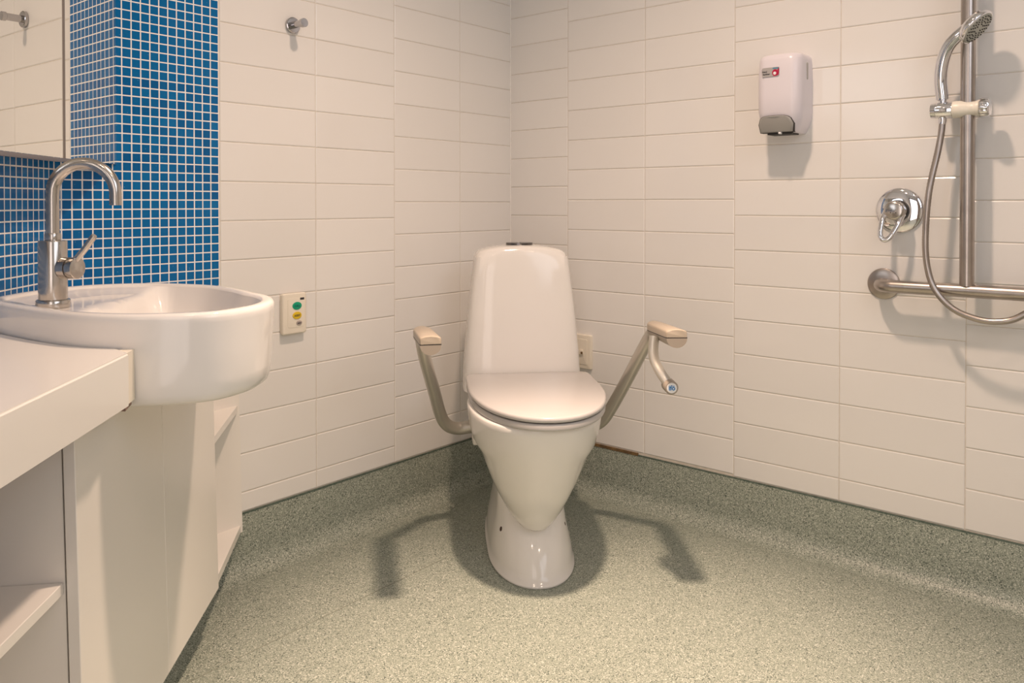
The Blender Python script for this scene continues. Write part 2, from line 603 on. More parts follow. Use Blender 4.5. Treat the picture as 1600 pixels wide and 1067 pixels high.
def cove(name, t0, t1, mtx, sgn, mitre0, mitre1):
    """sgn maps the along-wall coordinate to local x; mitre: how far the end runs in per unit of offset"""
    rings = []
    pr = cove_profile()
    for t, mt in ((t0, mitre0), (t1, mitre1)):
        rings.append([Vector((sgn * (t + mt * n), -n, z)) for n, z in pr])
    return structure(name, loft(rings, False, False, closed=False), M['vinyl'], mtx, smooth=50)


bb = cove('baseboard_back', 0.0, 1.50, at_back(0, 0), -1, 1, 0)
br = cove('baseboard_right', 0.0, T_R, at_right(0, 0), 1, 1, 0)
# dark cut edge along the top of the skirting
structure('trim_1', box(-1.5, -0.003, -0.0035, 0.001, SK - 0.0055, SK - 0.001), M['vinyl_edge'], at_back(0, 0))
structure('trim_2', box(0.53, T_R, -0.0035, 0.001, SK - 0.0045, SK - 0.001), M['vinyl_edge'], at_right(0, 0))
structure('trim_3', box(0.003, 0.53, -0.0042, 0.001, SK - 0.0045, SK + 0.004), M['rust'], at_right(0, 0))
# caulk line in the corner
structure('trim_4', tube([(C0.x, C0.y - 0.001, SK), (C0.x, C0.y - 0.001, TOP)], 0.0022, 8), M['mosaic_grout'])
# weld seam of the vinyl sheet
sa, sb = Vector((-0.66, 1.62)), Vector((-0.17, 2.17))
sa, sb = Vector((-0.645, 1.592)), Vector((-0.175, 2.16))
dd = (sb - sa).normalized(); nn = Vector((-dd.y, dd.x)) * 0.0011
poly = [tuple(sa + nn), tuple(sa - nn), tuple(sb - nn), tuple(sb + nn)]
put('weld_seam', mesh_of('weld_seam', prism(poly, -0.002, 0.0006), M['seam']), floor)

# ---------------------------------------------------------------- vanity: cabinet, counter, basin, tap
LEAN = math.radians(-1.3)
vm = at_left(0, 0.655) @ Matrix.Rotation(LEAN, 4, 'X') @ Matrix.Translation((0, 0, -0.655))
van = thing('vanity_cabinet', vm, 'white laminate vanity cabinet with plain doors and open shelf bays under the counter', 'cabinet')
VF, DT = 0.327, 0.016                       # door face distance from the wall, door thickness
Z0, Z1 = 0.107, 0.6465
S_A, S_B, S_C = -0.662, -0.324, -0.004
for (a, b) in ((S_A, S_B), (S_B, S_C)):
    part('door', box(a + 0.0007, b - 0.0007, -VF, -VF + DT, Z0, Z1, 0.001, 1), M['laminate'], van, None)
back = VF - DT - 0.003
for x0 in (S_A + 0.004, S_C - 0.018):
    part('side_panel', box(x0, x0 + 0.016, -back, -0.022, Z0, Z1, 0.0006, 1), M['laminate'], van, None)
part('side_panel', box(-1.42, -1.404, -back, -0.022, Z0, Z1, 0.0006, 1), M['laminate'], van, None)
part('back_panel', box(-1.40, S_A + 0.002, -0.034, -0.024, Z0, Z1), M['laminate'], van, None)
part('shelf', box(-1.404, S_A + 0.003, -back + 0.002, -0.036, 0.414, 0.430, 0.001, 1), M['laminate'], van, None)
part('shelf', box(-1.404, S_A + 0.003, -back + 0.002, -0.036, Z0, Z0 + 0.016, 0.001, 1), M['laminate'], van, None)
part('bottom_board', box(S_A + 0.022, S_C - 0.02, -back, -0.022, Z0, Z0 + 0.016), M['laminate'], van, None)
# three-cornered open bay running into the back wall
tri = [(S_C + 0.0, -0.03), (S_C, -VF + 0.006), (0.298, -0.300), (0.035, -0.03)]
part('corner_shelf', prism(tri, 0.416, 0.432), M['laminate'], van, None)
part('corner_shelf', prism(tri, Z0, Z0 + 0.018), M['laminate'], van, None)
part('corner_back_panel', prism([(0.024, -0.028), (0.300, -0.304), (0.306, -0.298), (0.030, -0.022)], Z0, Z1), M['laminate'], van, None)

# plinth clad with the coved floor vinyl
pm = at_left(0, 0)
pr = [(0.262, 0.112), (0.262, 0.04)] + [(0.262 + 0.04 * (1 - math.cos(PI / 2 * k / 6)), 0.04 * (1 - math.sin(PI / 2 * k / 6)) + 0.0006) for k in range(1, 7)]
rings = [[Vector((x, -n, z)) for n, z in pr] + [Vector((x, -0.20, 0.0006)), Vector((x, -0.20, 0.112))] for x in (-1.45, 0.20)]
structure('baseboard_left', loft(rings), M['vinyl'], pm, smooth=40)

# counter
cm = at_left(0, 0)
ct = thing('countertop', at_left(-0.9, 0.66), 'thick white laminate countertop running left of the white basin', 'countertop')
CZ0, CZ1, CN = 0.660, 0.740, 0.378
# semi-recessed basin: plan outline in (n, s) of the angled wall, seen clockwise
OUT = [(0.046, -0.345), (0.097, -0.405), (0.133, -0.437), (0.186, -0.481), (0.257, -0.532), (0.314, -0.558), (0.376, -0.570), (0.445, -0.562),
       (0.489, -0.544), (0.516, -0.509), (0.536, -0.462), (0.540, -0.393), (0.519, -0.325), (0.481, -0.269), (0.443, -0.209),
       (0.379, -0.137), (0.314, -0.099), (0.228, -0.071), (0.144, -0.084), (0.093, -0.119), (0.056, -0.19), (0.040, -0.27)]
cl = [Vector((s, -n, 0)) for n, s in OUT]
ext = cl[-2:] + cl + cl[:3]
sm = catmull(ext, 6)[12:12 + 6 * len(cl)]
for _ in range(3):
    sm = [(sm[i - 1] + sm[i] * 2 + sm[(i + 1) % len(sm)]) / 4 for i in range(len(sm))]
cb = sum(sm, Vector()) / len(sm)
RIM = 0.790
basin = thing('wash_basin', at_left(cb.x, 0.648) @ Matrix.Translation((0, cb.y, 0)),
              'white round semi-recessed ceramic wash basin projecting past the counter edge', 'basin')
out = [p - cb for p in sm]                 # outline about the basin's own centre


def sring(f, z, inset=0.0):
    r = []
    for p in out:
        L = p.length
        q = p * ((L - inset) / L) * f
        r.append(Vector((q.x, q.y, z)))
    return r


hz = RIM - 0.648
rings = [sring(0.55, 0.0), sring(0.86, 0.0), sring(0.915, 0.002), sring(0.948, 0.008), sring(0.966, 0.018), sring(0.976, 0.036), sring(0.988, 0.085)]
rings += [sring(0.998, hz - 0.016), sring(1, hz - 0.009), sring(1, hz - 0.004, 0.0012), sring(1, hz - 0.001, 0.004), sring(1, hz, 0.008)]
rings += [sring(1, hz, 0.017), sring(1, hz - 0.0015, 0.0215), sring(1, hz - 0.005, 0.024)]
part('basin_body', loft(rings, True, False), M['ceramic'], basin, 80)


def deck_z(q):
    """height of the inside of the basin: a tap shelf towards the wall, a deep bowl towards the room"""
    n_ = -(q.y + cb.y); s_ = q.x + cb.x
    d = (n_ - 0.232) / 0.05
    d = min(max(d, 0), 1); d = d * d * (3 - 2 * d)
    return d


rings = []
for i in range(13):
    f = 1 - i / 12
    r = []
    for p in out:
        L = p.length
        q = p * ((L - 0.024) / L) * max(f, 0.0005)
        wall_d = 1 - f
        e = min(1, wall_d * 5.0); e = e * e * (3 - 2 * e) if e < 1 else 1
        e2 = min(1, wall_d * 2.2); e2 = e2 * (2 - e2)
        d = deck_z(q)
        z = hz - 0.005 - 0.010 * e - 0.105 * d * e2
        r.append(Vector((q.x, q.y, z)))
    rings.append(r)
part('bowl', loft(rings, False, True), M['ceramic'], basin, 80)

cut = [p for p in sm]                     # basin outline; walk it from the front left round the back to the right
ia = min(range(len(cut)), key=lambda k: (cut[k] - Vector((-0.565, -0.345, 0))).length)
ib = min(range(len(cut)), key=lambda k: (cut[k] - Vector((-0.115, -0.335, 0))).length)
nc = len(cut)


def walk(a, b, step):
    r = [a]
    while r[-1] != b:
        r.append((r[-1] + step) % nc)
    return r


w1, w2 = walk(ia, ib, 1), walk(ia, ib, -1)
arc = min((w1, w2), key=lambda q: sum(cut[k].y * -1 for k in q) / len(q))      # the way round the wall side
arc = [cb + (cut[k] - cb) * 1.006 for k in arc]


def counter_poly(front, end, dx=0.9):
    pl = [(-1.50, -0.004), (-1.50, -front), (end, -front)]
    pl += [(p_.x, p_.y) for p_ in arc if -p_.y < front]
    pl += [(-0.02, -0.29), (0.21, -0.27), (-0.01, -0.004)]
    return [(x + dx, y) for x, y in pl]


bm = prism(counter_poly(CN, -0.605), 0.004, CZ1 - CZ0)
es = [e for e in bm.edges if all(v.co.z > 0.05 and v.co.y < -CN + 0.001 for v in e.verts)]
bmesh.ops.bevel(bm, geom=es, offset=0.003, segments=3, affect='EDGES')
part('slab', bm, M['laminate'], ct, None)
part('underside', prism(counter_poly(0.335, -0.585), -0.0115, 0.004), M['chipboard'], ct, None, label='brown raw underside board of the counter')
part('end_filler', prism([(-0.6045 + 0.9, -CN + 0.004), (-0.566 + 0.9, -CN + 0.006), (-0.562 + 0.9, -0.355), (-0.6 + 0.9, -0.345)], 0.004, CZ1 - CZ0 - 0.001), M['cream_plastic'], ct, None,
     label='cream filler strip between counter end and basin')
part('filler_base', prism([(-0.6045 + 0.9, -CN + 0.005), (-0.562 + 0.9, -CN + 0.012), (-0.562 + 0.9, -0.36), (-0.6 + 0.9, -0.35)], -0.004, 0.004), M['chipboard'], ct, None)

# tap
TAP = CS + nS * 0.156 + dS * (-0.348)
tap = thing('basin_tap', frame(TAP, dS, nS, 0.7755), 'tall polished steel swan neck tap standing on the basin shelf', 'tap')
part('base_collar', lathe([(0.0262, 0.0), (0.0268, 0.001), (0.0268, 0.012), (0.0255, 0.0135), (0.01, 0.0135)], 40), M['tap_steel'], tap, 50)
part('body', lathe([(0.0225, 0.012), (0.0228, 0.014), (0.0228, 0.113), (0.0218, 0.115), (0.01, 0.1152)], 40), M['tap_steel'], tap, 50)
R_ = 0.0525
path = [(0, 0, 0.113), (0, 0, 0.16), (0, 0, 0.192)]
for k in range(1, 19):
    a = PI * k / 18
    path.append((0, -R_ + R_ * math.cos(a), 0.196 + R_ * math.sin(a)))
path += [(0, -2 * R_, 0.19), (0, -2 * R_, 0.176)]
rad = [0.0110] * 3 + [0.0110 - 0.0010 * k / 18 for k in range(1, 19)] + [0.010, 0.010]
part('spout', tube(path, rad, 24), M['tap_steel'], tap, 60)
bm = lathe([(0.0125, 0.1155), (0.0128, 0.117), (0.0128, 0.126), (0.0118, 0.128), (0.0105, 0.128)], 32)
part('spout_ring', bm, M['tap_steel'], tap, 50)
bm = tube([(-0.006, -0.02, 0.068), (-0.010, -0.033, 0.068)], 0.0185, 32)
part('handle_collar', bm, M['tap_steel'], tap, 50)
bm = tube([(-0.0103, -0.034, 0.068), (-0.0108, -0.0355, 0.068), (-0.0143, -0.047, 0.068), (-0.0146, -0.048, 0.068)], [0.017, 0.0185, 0.0185, 0.0165], 32)
part('handle_cap', bm, M['tap_steel'], tap, 50)
bm = tube([(-0.012, -0.040, 0.078), (-0.018, -0.060, 0.100), (-0.023, -0.0775, 0.1225), (-0.0235, -0.079, 0.1245)], [0.0055, 0.0055, 0.0055, 0.0045], 16)
part('lever', bm, M['tap_steel'], tap, 50)

# ---------------------------------------------------------------- mirror cabinet on the angled wall
MD, MB = 0.0913, 1.043                     # depth of the cabinet, height of its lower edge
mc = thing('mirror_cabinet', at_left(-0.158, MB), 'mirror fronted wall cabinet above the tap reflecting the blue mosaic', 'mirror cabinet')
part('carcass', box(-1.3, 0.158 + 0.015, -MD + 0.006, -0.003, 0.001, 0.62), M['cab_white'], mc, None)
bm = box(0.0045, 0.158 + MD - 0.0012, -MD, -MD + 0.005, 0.0, 0.62)
part('mirror_door', bm, M['mirror'], mc, None, label='narrow mirror door beside the blue tiled wall')
bm = box(-0.0065, 0.0045, -MD + 0.0012, -MD + 0.006, 0.0, 0.62)
part('door_gap', bm, M['mirror_edge'], mc, None)
bm = xform(box(-0.62, 0.0, 0, 0.005, 0.0, 0.62), Matrix.Translation((-0.0065, -MD, 0)) @ Matrix.Rotation(math.radians(1.0), 4, 'Z'))
part('mirror_door', bm, M['mirror'], mc, None, label='wide mirror door reflecting the robe hook')
bm = xform(box(-1.25, -0.624, 0, 0.005, 0.0, 0.62), Matrix.Translation((-0.003, -MD, 0)))
part('mirror_door', bm, M['mirror'], mc, None)
bm = box(0.10, 0.158 + MD - 0.0015, -MD + 0.005, -0.10 + 0.02, 0.0005, 0.0035)
part('edge_trim', bm, M['chrome'], mc, None)

# ---------------------------------------------------------------- toilet
PHI = math.radians(6.0)
T0 = Vector((0.072, 1.974))
tm = Matrix.Translation((T0.x, T0.y, 0)) @ Matrix.Rotation(PHI, 4, 'Z')
wc = thing('toilet', tm, 'white floor standing toilet with closed lid set diagonally in the corner', 'toilet')


def oring(yf, yb, hw, z, yc=0.2, pf=2.0, pb=2.6, n=56, xo=0.0, arch=0.0):
    r = []
    for k in range(n):
        a = 2 * PI * k / n
        c, s = math.cos(a), math.sin(a)
        p_ = pf if s < 0 else pb
        e_ = 2.0 / p_
        x = hw * math.copysign(abs(c) ** e_, c)
        y = yc + (yc - yf if s < 0 else yb - yc) * math.copysign(abs(s) ** e_, s)
        r.append(Vector((x + xo, y, z - arch * (x / 0.14) ** 2)))
    return r


ped = [(0.000, 0.002, 0.58, 0.114), (0.004, 0.000, 0.58, 0.1155), (0.007, 0.001, 0.58, 0.1155), (0.0085, 0.004, 0.58, 0.1125), (0.03, 0.013, 0.575, 0.1105),
       (0.055, 0.028, 0.57, 0.106), (0.085, 0.050, 0.57, 0.099), (0.11, 0.075, 0.57, 0.094), (0.135, 0.105, 0.57, 0.091), (0.18, 0.14, 0.57, 0.089),
       (0.26, 0.17, 0.57, 0.090), (0.34, 0.19, 0.575, 0.098), (0.40, 0.20, 0.58, 0.115)]
part('pedestal', loft([oring(yf, yb, hw, z, 0.22, 2.15, 3.0) for z, yf, yb, hw in ped]), M['ceramic'], wc, 70)
bw = [(0.112, 0.090, 0.22, 0.022), (0.116, 0.074, 0.24, 0.036), (0.124, 0.060, 0.25, 0.049), (0.140, 0.045, 0.26, 0.062), (0.165, 0.026, 0.27, 0.078), (0.20, 0.004, 0.29, 0.096),
      (0.24, -0.020, 0.31, 0.114), (0.285, -0.047, 0.33, 0.131), (0.315, -0.064, 0.34, 0.142), (0.330, -0.072, 0.345, 0.153), (0.345, -0.081, 0.35, 0.161), (0.38, -0.099, 0.36, 0.170), (0.41, -0.112, 0.37, 0.1735),
      (0.424, -0.116, 0.375, 0.174), (0.429, -0.113, 0.375, 0.171)]
part('bowl', loft([oring(yf, yb, hw, z, 0.16, 2.15, 2.4) for z, yf, yb, hw in bw]), M['ceramic'], wc, 70)
# moulded fitting bands low on the bowl sides where the arm bracket sits
TX = 0.004
tk = [(0.40, 0.37, 0.176), (0.45, 0.372, 0.1745), (0.52, 0.378, 0.170), (0.60, 0.386, 0.163), (0.68, 0.396, 0.1545), (0.75, 0.406, 0.146), (0.795, 0.412, 0.1405)]
rings = [oring(yf, 0.575, hw, z, 0.475, 5.0, 5.0, xo=TX) for z, yf, hw in tk]
for z, d in ((0.810, 0.0015), (0.8185, 0.0045), (0.8235, 0.0095), (0.8265, 0.018), (0.8285, 0.035), (0.8295, 0.06)):
    rings.append(oring(0.4135 + d, 0.575 - d, 0.1395 - d, z, 0.49, 4.4, 4.4, xo=TX, arch=0.017))
part('tank', loft(rings), M['ceramic'], wc, 60)
for sx in (-1, 1):                         # dual flush: two half buttons in a chrome ring
    hp = [(0.041 * math.cos(a), 0.034 * math.sin(a)) for a in [math.radians(-86 + 172 * k / 16) for k in range(17)]]
    hp = [(sx * x + TX - 0.003, y + 0.485) for x, y in hp]
    part('flush_button', prism(hp, 0.820, 0.8350), M['button_chrome'], wc, 30, label='half round chrome flush button')
LX = 0.010


def slab_rings(yf, yb, hw, z0, z1, r, dome=0.0):
    out_ = []
    for k in range(5):
        a = PI / 2 * k / 4
        d = r * (1 - math.sin(a))
        out_.append((d, z0 + r * (1 - math.cos(a))))
    for k in range(5):
        a = PI / 2 * k / 4
        d = r * (1 - math.cos(a))
        out_.append((d, z1 - r + r * math.sin(a)))
    rings_ = [oring(yf + d, yb - d, hw - d, z, 0.2, 2.12, 14.0, xo=LX) for d, z in out_]
    if dome:
        for d, zz in ((0.05, 0.0022), (0.1, 0.0038), (0.15, 0.0048)):
            rings_.append(oring(yf + d, yb - d, hw - d, z1 + zz, 0.2, 2.12, 10.0, xo=LX))
    return rings_


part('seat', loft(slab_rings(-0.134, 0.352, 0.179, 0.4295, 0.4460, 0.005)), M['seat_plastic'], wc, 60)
part('lid_gap_shade', loft([oring(-0.118, 0.34, 0.166, z, 0.2, 2.12, 8.0, xo=LX) for z in (0.4455, 0.4495)]), M['dark'], wc, 60, label='painted shade line in the gap between seat and lid')  # dark sheet stands in for the shade between seat and lid
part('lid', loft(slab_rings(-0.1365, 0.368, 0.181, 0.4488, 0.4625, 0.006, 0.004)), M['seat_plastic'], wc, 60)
for sx in (-0.075, 0.095):
    part('hinge', xform(box(-0.018, 0.018, -0.012, 0.012, 0.426, 0.446, 0.003), Matrix.Translation((sx, 0.362, 0))), M['seat_plastic'], wc, 40)
# dark fixing holes on both flanks of the foot
from mathutils.bvhtree import BVHTree
pedo = [o for o in wc.children if o.name.startswith('pedestal')][0]
bv = BVHTree.FromPolygons([v.co[:] for v in pedo.data.vertices], [p_.vertices[:] for p_ in pedo.data.polygons])
for (sx, py, pz, r_) in ((-1, 0.150, 0.093, 0.0062), (1, 0.150, 0.100, 0.0045)):
    hit, nr, _, _ = bv.ray_cast(Vector((sx * 0.3, py - 0.08, pz + 0.06)), Vector((-sx * 0.23, 0.08, -0.06)).normalized())
    bm = tube([hit - nr * 0.002, hit + nr * 0.0004], [r_, r_], 16)
    part('fixing_hole', bm, M['screw_hole'], wc, None, label='small dark fixing hole in the foot')

# ---------------------------------------------------------------- fold-down support arms
def arm_pad(front, rear, z_front, z_rear, root):
    """beige pad: crowned upper shell and half-round underside, front end first (world x, y)"""
    f, r = Vector(front), Vector(rear)
    d = (r - f); L = d.length; d.normalize(); s = Vector((-d.y, d.x))
    up, un = [], []
    NS = 14
    for i in range(NS + 1):
        t = i / NS
        a = t * L
        hw = 0.0245 * (1 - 0.06 * t)
        if i == NS:
            hw *= 0.72
        elif i == NS - 1:
            hw *= 0.92
        c = f + d * a
        z_split = z_front + (z_rear - z_front) * t
        hgt = 0.019 + 0.003 * t
        ring = []
        inset = 0.0018 if i == 0 else 0
        for (u_, v_) in ((-1, 0), (-1, 0.55), (-0.97, 0.72), (-0.88, 0.83), (-0.5, 0.95), (0, 1.0), (0.5, 0.95), (0.88, 0.83), (0.97, 0.72), (1, 0.55), (1, 0)):
            q = c + s * (u_ * (hw - inset))
            ring.append(Vector((q.x, q.y, z_split + v_ * (hgt - inset))))
        if i == 0:
            up.append([Vector((p_.x, p_.y, p_.z)) for p_ in ring])
            ring = [Vector((p_.x + d.x * 0.0018 + (p_.x - c.x) * 0.06, p_.y + d.y * 0.0018 + (p_.y - c.y) * 0.06, z_split + (p_.z - z_split) * 1.07)) for p_ in ring]
        up.append(ring)
        ring = []
        for k in range(13):
            b = PI * k / 12
            q = c + s * (-math.cos(b) * hw * 0.99)
            ring.append(Vector((q.x, q.y, z_split - 0.0016 - math.sin(b) * 0.0228 * (1 - 0.25 * t))))
        un.append(ring)
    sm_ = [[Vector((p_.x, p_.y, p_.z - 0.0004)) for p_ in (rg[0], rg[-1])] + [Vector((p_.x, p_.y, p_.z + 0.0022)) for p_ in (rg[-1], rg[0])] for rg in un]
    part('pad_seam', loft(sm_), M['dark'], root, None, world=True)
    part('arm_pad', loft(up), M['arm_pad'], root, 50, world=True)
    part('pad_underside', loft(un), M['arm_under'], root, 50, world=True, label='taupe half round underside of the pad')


LA = Vector((-0.105, 2.335, 0.308))
arm_l = thing('toilet_support_arm', Matrix.Translation(LA), 'grey tubular support arm with beige pad on the left of the toilet', 'support arm', 'support arms beside the toilet')
path = catmull([(-0.0850, 2.3300, 0.3100), (-0.1250, 2.3250, 0.3060), (-0.1580, 2.3180, 0.3040), (-0.1847, 2.2992, 0.3181), (-0.2020, 2.2707, 0.3550), (-0.2147, 2.1912, 0.4478), (-0.2273, 2.1030, 0.5461), (-0.2321, 2.0597, 0.6040), (-0.2290, 2.0400, 0.6100)], 7)
part('arm_tube', tube(path, [0.0185 - 0.0022 * i / len(path) for i in range(len(path))], 24), M['arm_alu'], arm_l, 60, world=True)
arm_pad((-0.1823, 1.8000), (-0.2330, 2.0600), 0.6382, 0.6185, arm_l)
bm = box(-0.016, 0.016, -0.03, 0.03, -0.05, 0.02, 0.006)
part('mount_bracket', xform(bm, Matrix.Translation((-0.098, 2.300, 0.318)) @ Matrix.Rotation(PHI, 4, 'Z')), M['white_plastic'], arm_l, 40, world=True)

RA = Vector((0.205, 2.36, 0.31))
arm_r = thing('toilet_support_arm', Matrix.Translation(RA), 'grey tubular support arm with paper roll holder on the right of the toilet', 'support arm', 'support arms beside the toilet')
path = catmull([(0.1650, 2.3400, 0.3120), (0.2000, 2.3450, 0.3060), (0.2370, 2.3450, 0.3060), (0.2615, 2.3306, 0.3232), (0.2824, 2.3018, 0.3634), (0.3164, 2.2382, 0.4539), (0.3510, 2.1719, 0.5526), (0.3704, 2.1337, 0.6058), (0.3745, 2.0900, 0.6150)], 7)
part('arm_tube', tube(path, [0.0185 - 0.0022 * i / len(path) for i in range(len(path))], 24), M['arm_alu'], arm_r, 60, world=True)
arm_pad((0.3822, 1.8598), (0.3740, 2.1200), 0.6437, 0.6230, arm_r)
bm = box(-0.016, 0.016, -0.03, 0.03, -0.05, 0.02, 0.006)
part('mount_bracket', xform(bm, Matrix.Translation((0.185, 2.335, 0.318)) @ Matrix.Rotation(PHI, 4, 'Z')), M['white_plastic'], arm_r, 40, world=True)
# roll holder: a flat curved bar hanging under the pad with a round badge at its end
path = catmull([(0.3487, 1.9653, 0.6306), (0.3454, 1.9605, 0.5992), (0.3468, 1.9510, 0.5729), (0.3568, 1.9366, 0.5495), (0.3673, 1.9271, 0.5329), (0.3768, 1.9195, 0.5200)], 7)
part('roll_holder', tube(path, 0.0125, 18, flat=(1.0, 0.62)), M['arm_alu'], arm_r, 60, world=True)
bc = Vector((0.3783, 1.9042, 0.5173)); bd = Vector((0.06, -1.0, -0.02)).normalized()
bm = tube([bc - bd * 0.030, bc + bd * 0.002, bc + bd * 0.0045], [0.0165, 0.0165, 0.0145], 28)
part('holder_end', bm, M['arm_under'], arm_r, 50, world=True)
bm = tube([bc + bd * 0.003, bc + bd * 0.0058], [0.0125, 0.012], 28)
part('badge', bm, M['badge_white'], arm_r, 50, world=True, label='small round white badge with blue lettering')
tl = Matrix.Translation(bc + bd * 0.0062 - RA) @ Matrix.Rotation(math.radians(3.4), 4, 'Z') @ FACE_OUT
lettering('badge_lettering', 'ifö', 0.0165, M['badge_blue'], arm_r, tl, 0.0003, 0.95, 0.0004)

# ---------------------------------------------------------------- fittings on the back wall
hk = thing('robe_hook', at_back(0.9155, 1.435), 'round chrome robe hook on the white tiled wall beside the blue mosaic', 'hook')
part('hook_plate', lathe([(0.0205, 0.0), (0.0212, 0.001), (0.0212, 0.008), (0.0195, 0.0095), (0.002, 0.0098)], 40, 'y'), M['hook_chrome'], hk, 25)
part('peg', lathe([(0.0095, 0.008), (0.0095, 0.046), (0.0118, 0.0475), (0.0118, 0.057), (0.0113, 0.0576), (0.001, 0.0577)], 32, 'y'), M['hook_chrome'], hk, 25)

cp = thing('call_button_plate', at_back(0.9205, 0.658), 'cream wall plate with green yellow and grey call buttons right of the basin', 'call panel')
part('mount_block', plate(rounded_rect(0.071, 0.106, 0.004, 4), -0.010, 0.0), M['cream_plastic'], cp, 40)
part('face_plate', plate(rounded_rect(0.075, 0.110, 0.006, 5), -0.0175, -0.009, 0.004), M['cream_plastic'], cp, 40)
part('label_panel', plate(rounded_rect(0.054, 0.080, 0.007, 5, 0.004, 0.002), -0.0182, -0.017, 0.0004), M['cream_plastic'], cp, 40)
for (nm, cx_, cz_, a_, b_, mt, tx, ink_, sz) in (('call_button', 0.006, 0.0205, 0.0145, 0.0105, 'green_btn', 'CALL', 'ink_green', 0.0085),
                                                ('assist_button', 0.006, -0.0055, 0.0142, 0.0100, 'yellow_btn', 'ASSIST', 'ink', 0.0078),
                                                ('cancel_button', 0.0125, -0.0265, 0.0090, 0.0066, 'grey_btn', 'RESET', 'ink', 0.0052)):
    bt = part(nm, plate(ellipse(a_, b_, 28, cx_, cz_), -0.0198, -0.018, 0.0008), M[mt], cp, 60,
              label={'green_btn': 'green oval button', 'yellow_btn': 'yellow oval button', 'grey_btn': 'small grey oval button'}[mt])
    lettering('lettering', tx, sz, M[ink_], bt, Matrix.Translation((cx_, -0.0200, cz_ - 0.0005)) @ FACE_OUT, 0.0002, 0.85, 0.0001)
part('maker_mark', plate(rounded_rect(0.013, 0.0062, 0.0004, 2, 0.0225, 0.0385), -0.0184, -0.0178), M['ink'], cp, None)

# ---------------------------------------------------------------- fittings on the right wall
so = thing('socket_plate', at_right(0.3175, 0.4625), 'cream wall plate with rocker low on the wall behind the toilet', 'wall switch')
part('face_plate', plate(rounded_rect(0.074, 0.113, 0.004, 4), -0.011, 0.0, 0.003), M['cream_plastic'], so, 40)
part('inner_frame', plate(rounded_rect(0.046, 0.084, 0.003, 4, 0.0, 0.0), -0.0125, -0.010, 0.0008), M['cream_plastic'], so, 40)
part('rocker', box(-0.008, 0.0085, -0.0175, -0.012, -0.010, 0.008, 0.0015), M['cream_plastic'], so, 40)
part('rocker_mark', box(0.0015, 0.0085, -0.0182, -0.0165, -0.007, 0.001), M['rust'], so, None, label='brown indicator on the rocker')

ds = thing('sanitiser_dispenser', at_right(1.0145, 1.143), 'white wall dispenser with grey push bar and red printed sticker', 'dispenser')
DW, DH, DD = 0.1185, 0.2130, 0.101


def dring(z, hw, dep, r=0.028, side=0.0):
    pts = [Vector((-hw, 0.0, z)), Vector((-hw, -dep + r, z))]
    for k in range(1, 9):
        a = PI / 2 * k / 8
        pts.append(Vector((-hw + r * (1 - math.cos(a)), -dep + r - r * math.sin(a), z)))
    for k in range(0, 9):
        a = PI / 2 * (1 - k / 8)
        pts.append(Vector((hw - r * (1 - math.cos(a)), -dep + r - r * math.sin(a), z)))
    pts += [Vector((hw, -dep + r, z)), Vector((hw, 0.0, z))]
    return pts


rings = [dring(0.001, DW / 2 - 0.019, 0.076, 0.02), dring(0.006, DW / 2 - 0.015, 0.083, 0.024), dring(0.022, DW / 2 - 0.007, 0.089), dring(0.042, DW / 2 - 0.0015, 0.095), dring(0.058, DW / 2, 0.1005), dring(0.10, DW / 2, DD + 0.001), dring(0.16, DW / 2, DD)]
rings += [dring(0.195, DW / 2 - 0.001, DD - 0.003), dring(0.205, DW / 2 - 0.003, DD - 0.006), dring(0.211, DW / 2 - 0.007, DD - 0.013), dring(DH, DW / 2 - 0.013, DD - 0.022)]
part('shell', loft(rings), M['lilac_plastic'], ds, 50)
# push bar: arched smoky cover at the bottom front
poly = [(-0.045, 0.003)] + [(-0.0475 + 0.095 * (k / 16), 0.024 + 0.0225 * math.sqrt(max(0, 1 - ((k - 8) / 8) ** 4))) for k in range(0, 17)] + [(0.043, 0.003)]
poly = poly[::-1]


def bar_ring(poly_, dep, f):
    cz_ = 0.024
    out_ = []
    for x, z in poly_:
        z_ = cz_ + (z - cz_) * f
        y_ = -0.0835 - 0.34 * max(0.0, min(z_, 0.05) - 0.004) - dep + 0.005 * (x / 0.05) ** 2
        out_.append(Vector((x * f - 0.006, y_, z_)))
    return out_


part('push_bar', loft([bar_ring(poly, -0.02, 1), bar_ring(poly, 0.005, 1), bar_ring(poly, 0.0085, 0.95), bar_ring(poly, 0.0095, 0.85)]), M['grey_plastic'], ds, 50, label='smoky grey push bar')
part('push_bar_edge', loft([bar_ring(poly, -0.02, 1.035), bar_ring(poly, 0.0032, 1.035), bar_ring(poly, 0.004, 1.0)]), M['dark'], ds, 50, label='dark edge round the push bar')
part('nozzle', box(-0.034, 0.034, -0.080, -0.03, -0.003, 0.004, 0.001, 1), M['dark'], ds, None)
part('nozzle_tip', box(0.000, 0.007, -0.090, -0.076, -0.0025, 0.003, 0.001, 1), M['badge_white'], ds, None)
part('level_window', xform(plate(rounded_rect(0.0085, 0.046, 0.0042, 5), -0.0012, 0.001, 0.0005), Matrix.Translation((DW / 2, -0.040, 0.166)) @ Matrix.Rotation(PI / 2, 4, 'Z')), M['grey_plastic'], ds, 50,
     label='narrow grey level window')
stk = part('sticker', plate(rounded_rect(0.0475, 0.0245, 0.005, 5, -0.0165, 0.163), -DD - 0.0022, -DD + 0.001), M['sticker_grey'], ds, 40, label='silver sticker with red swirl')
yy = -DD - 0.0025
swl = [(-0.010, 0.1515), (0.0, 0.1518), (0.0055, 0.154), (0.0070, 0.159), (0.0070, 0.1745), (0.0060, 0.1748), (0.0035, 0.1695), (0.0022, 0.163), (-0.001, 0.1555)]
part('red_swirl', plate(swl[::-1], yy, yy + 0.0006), M['sticker_red'], ds, None)
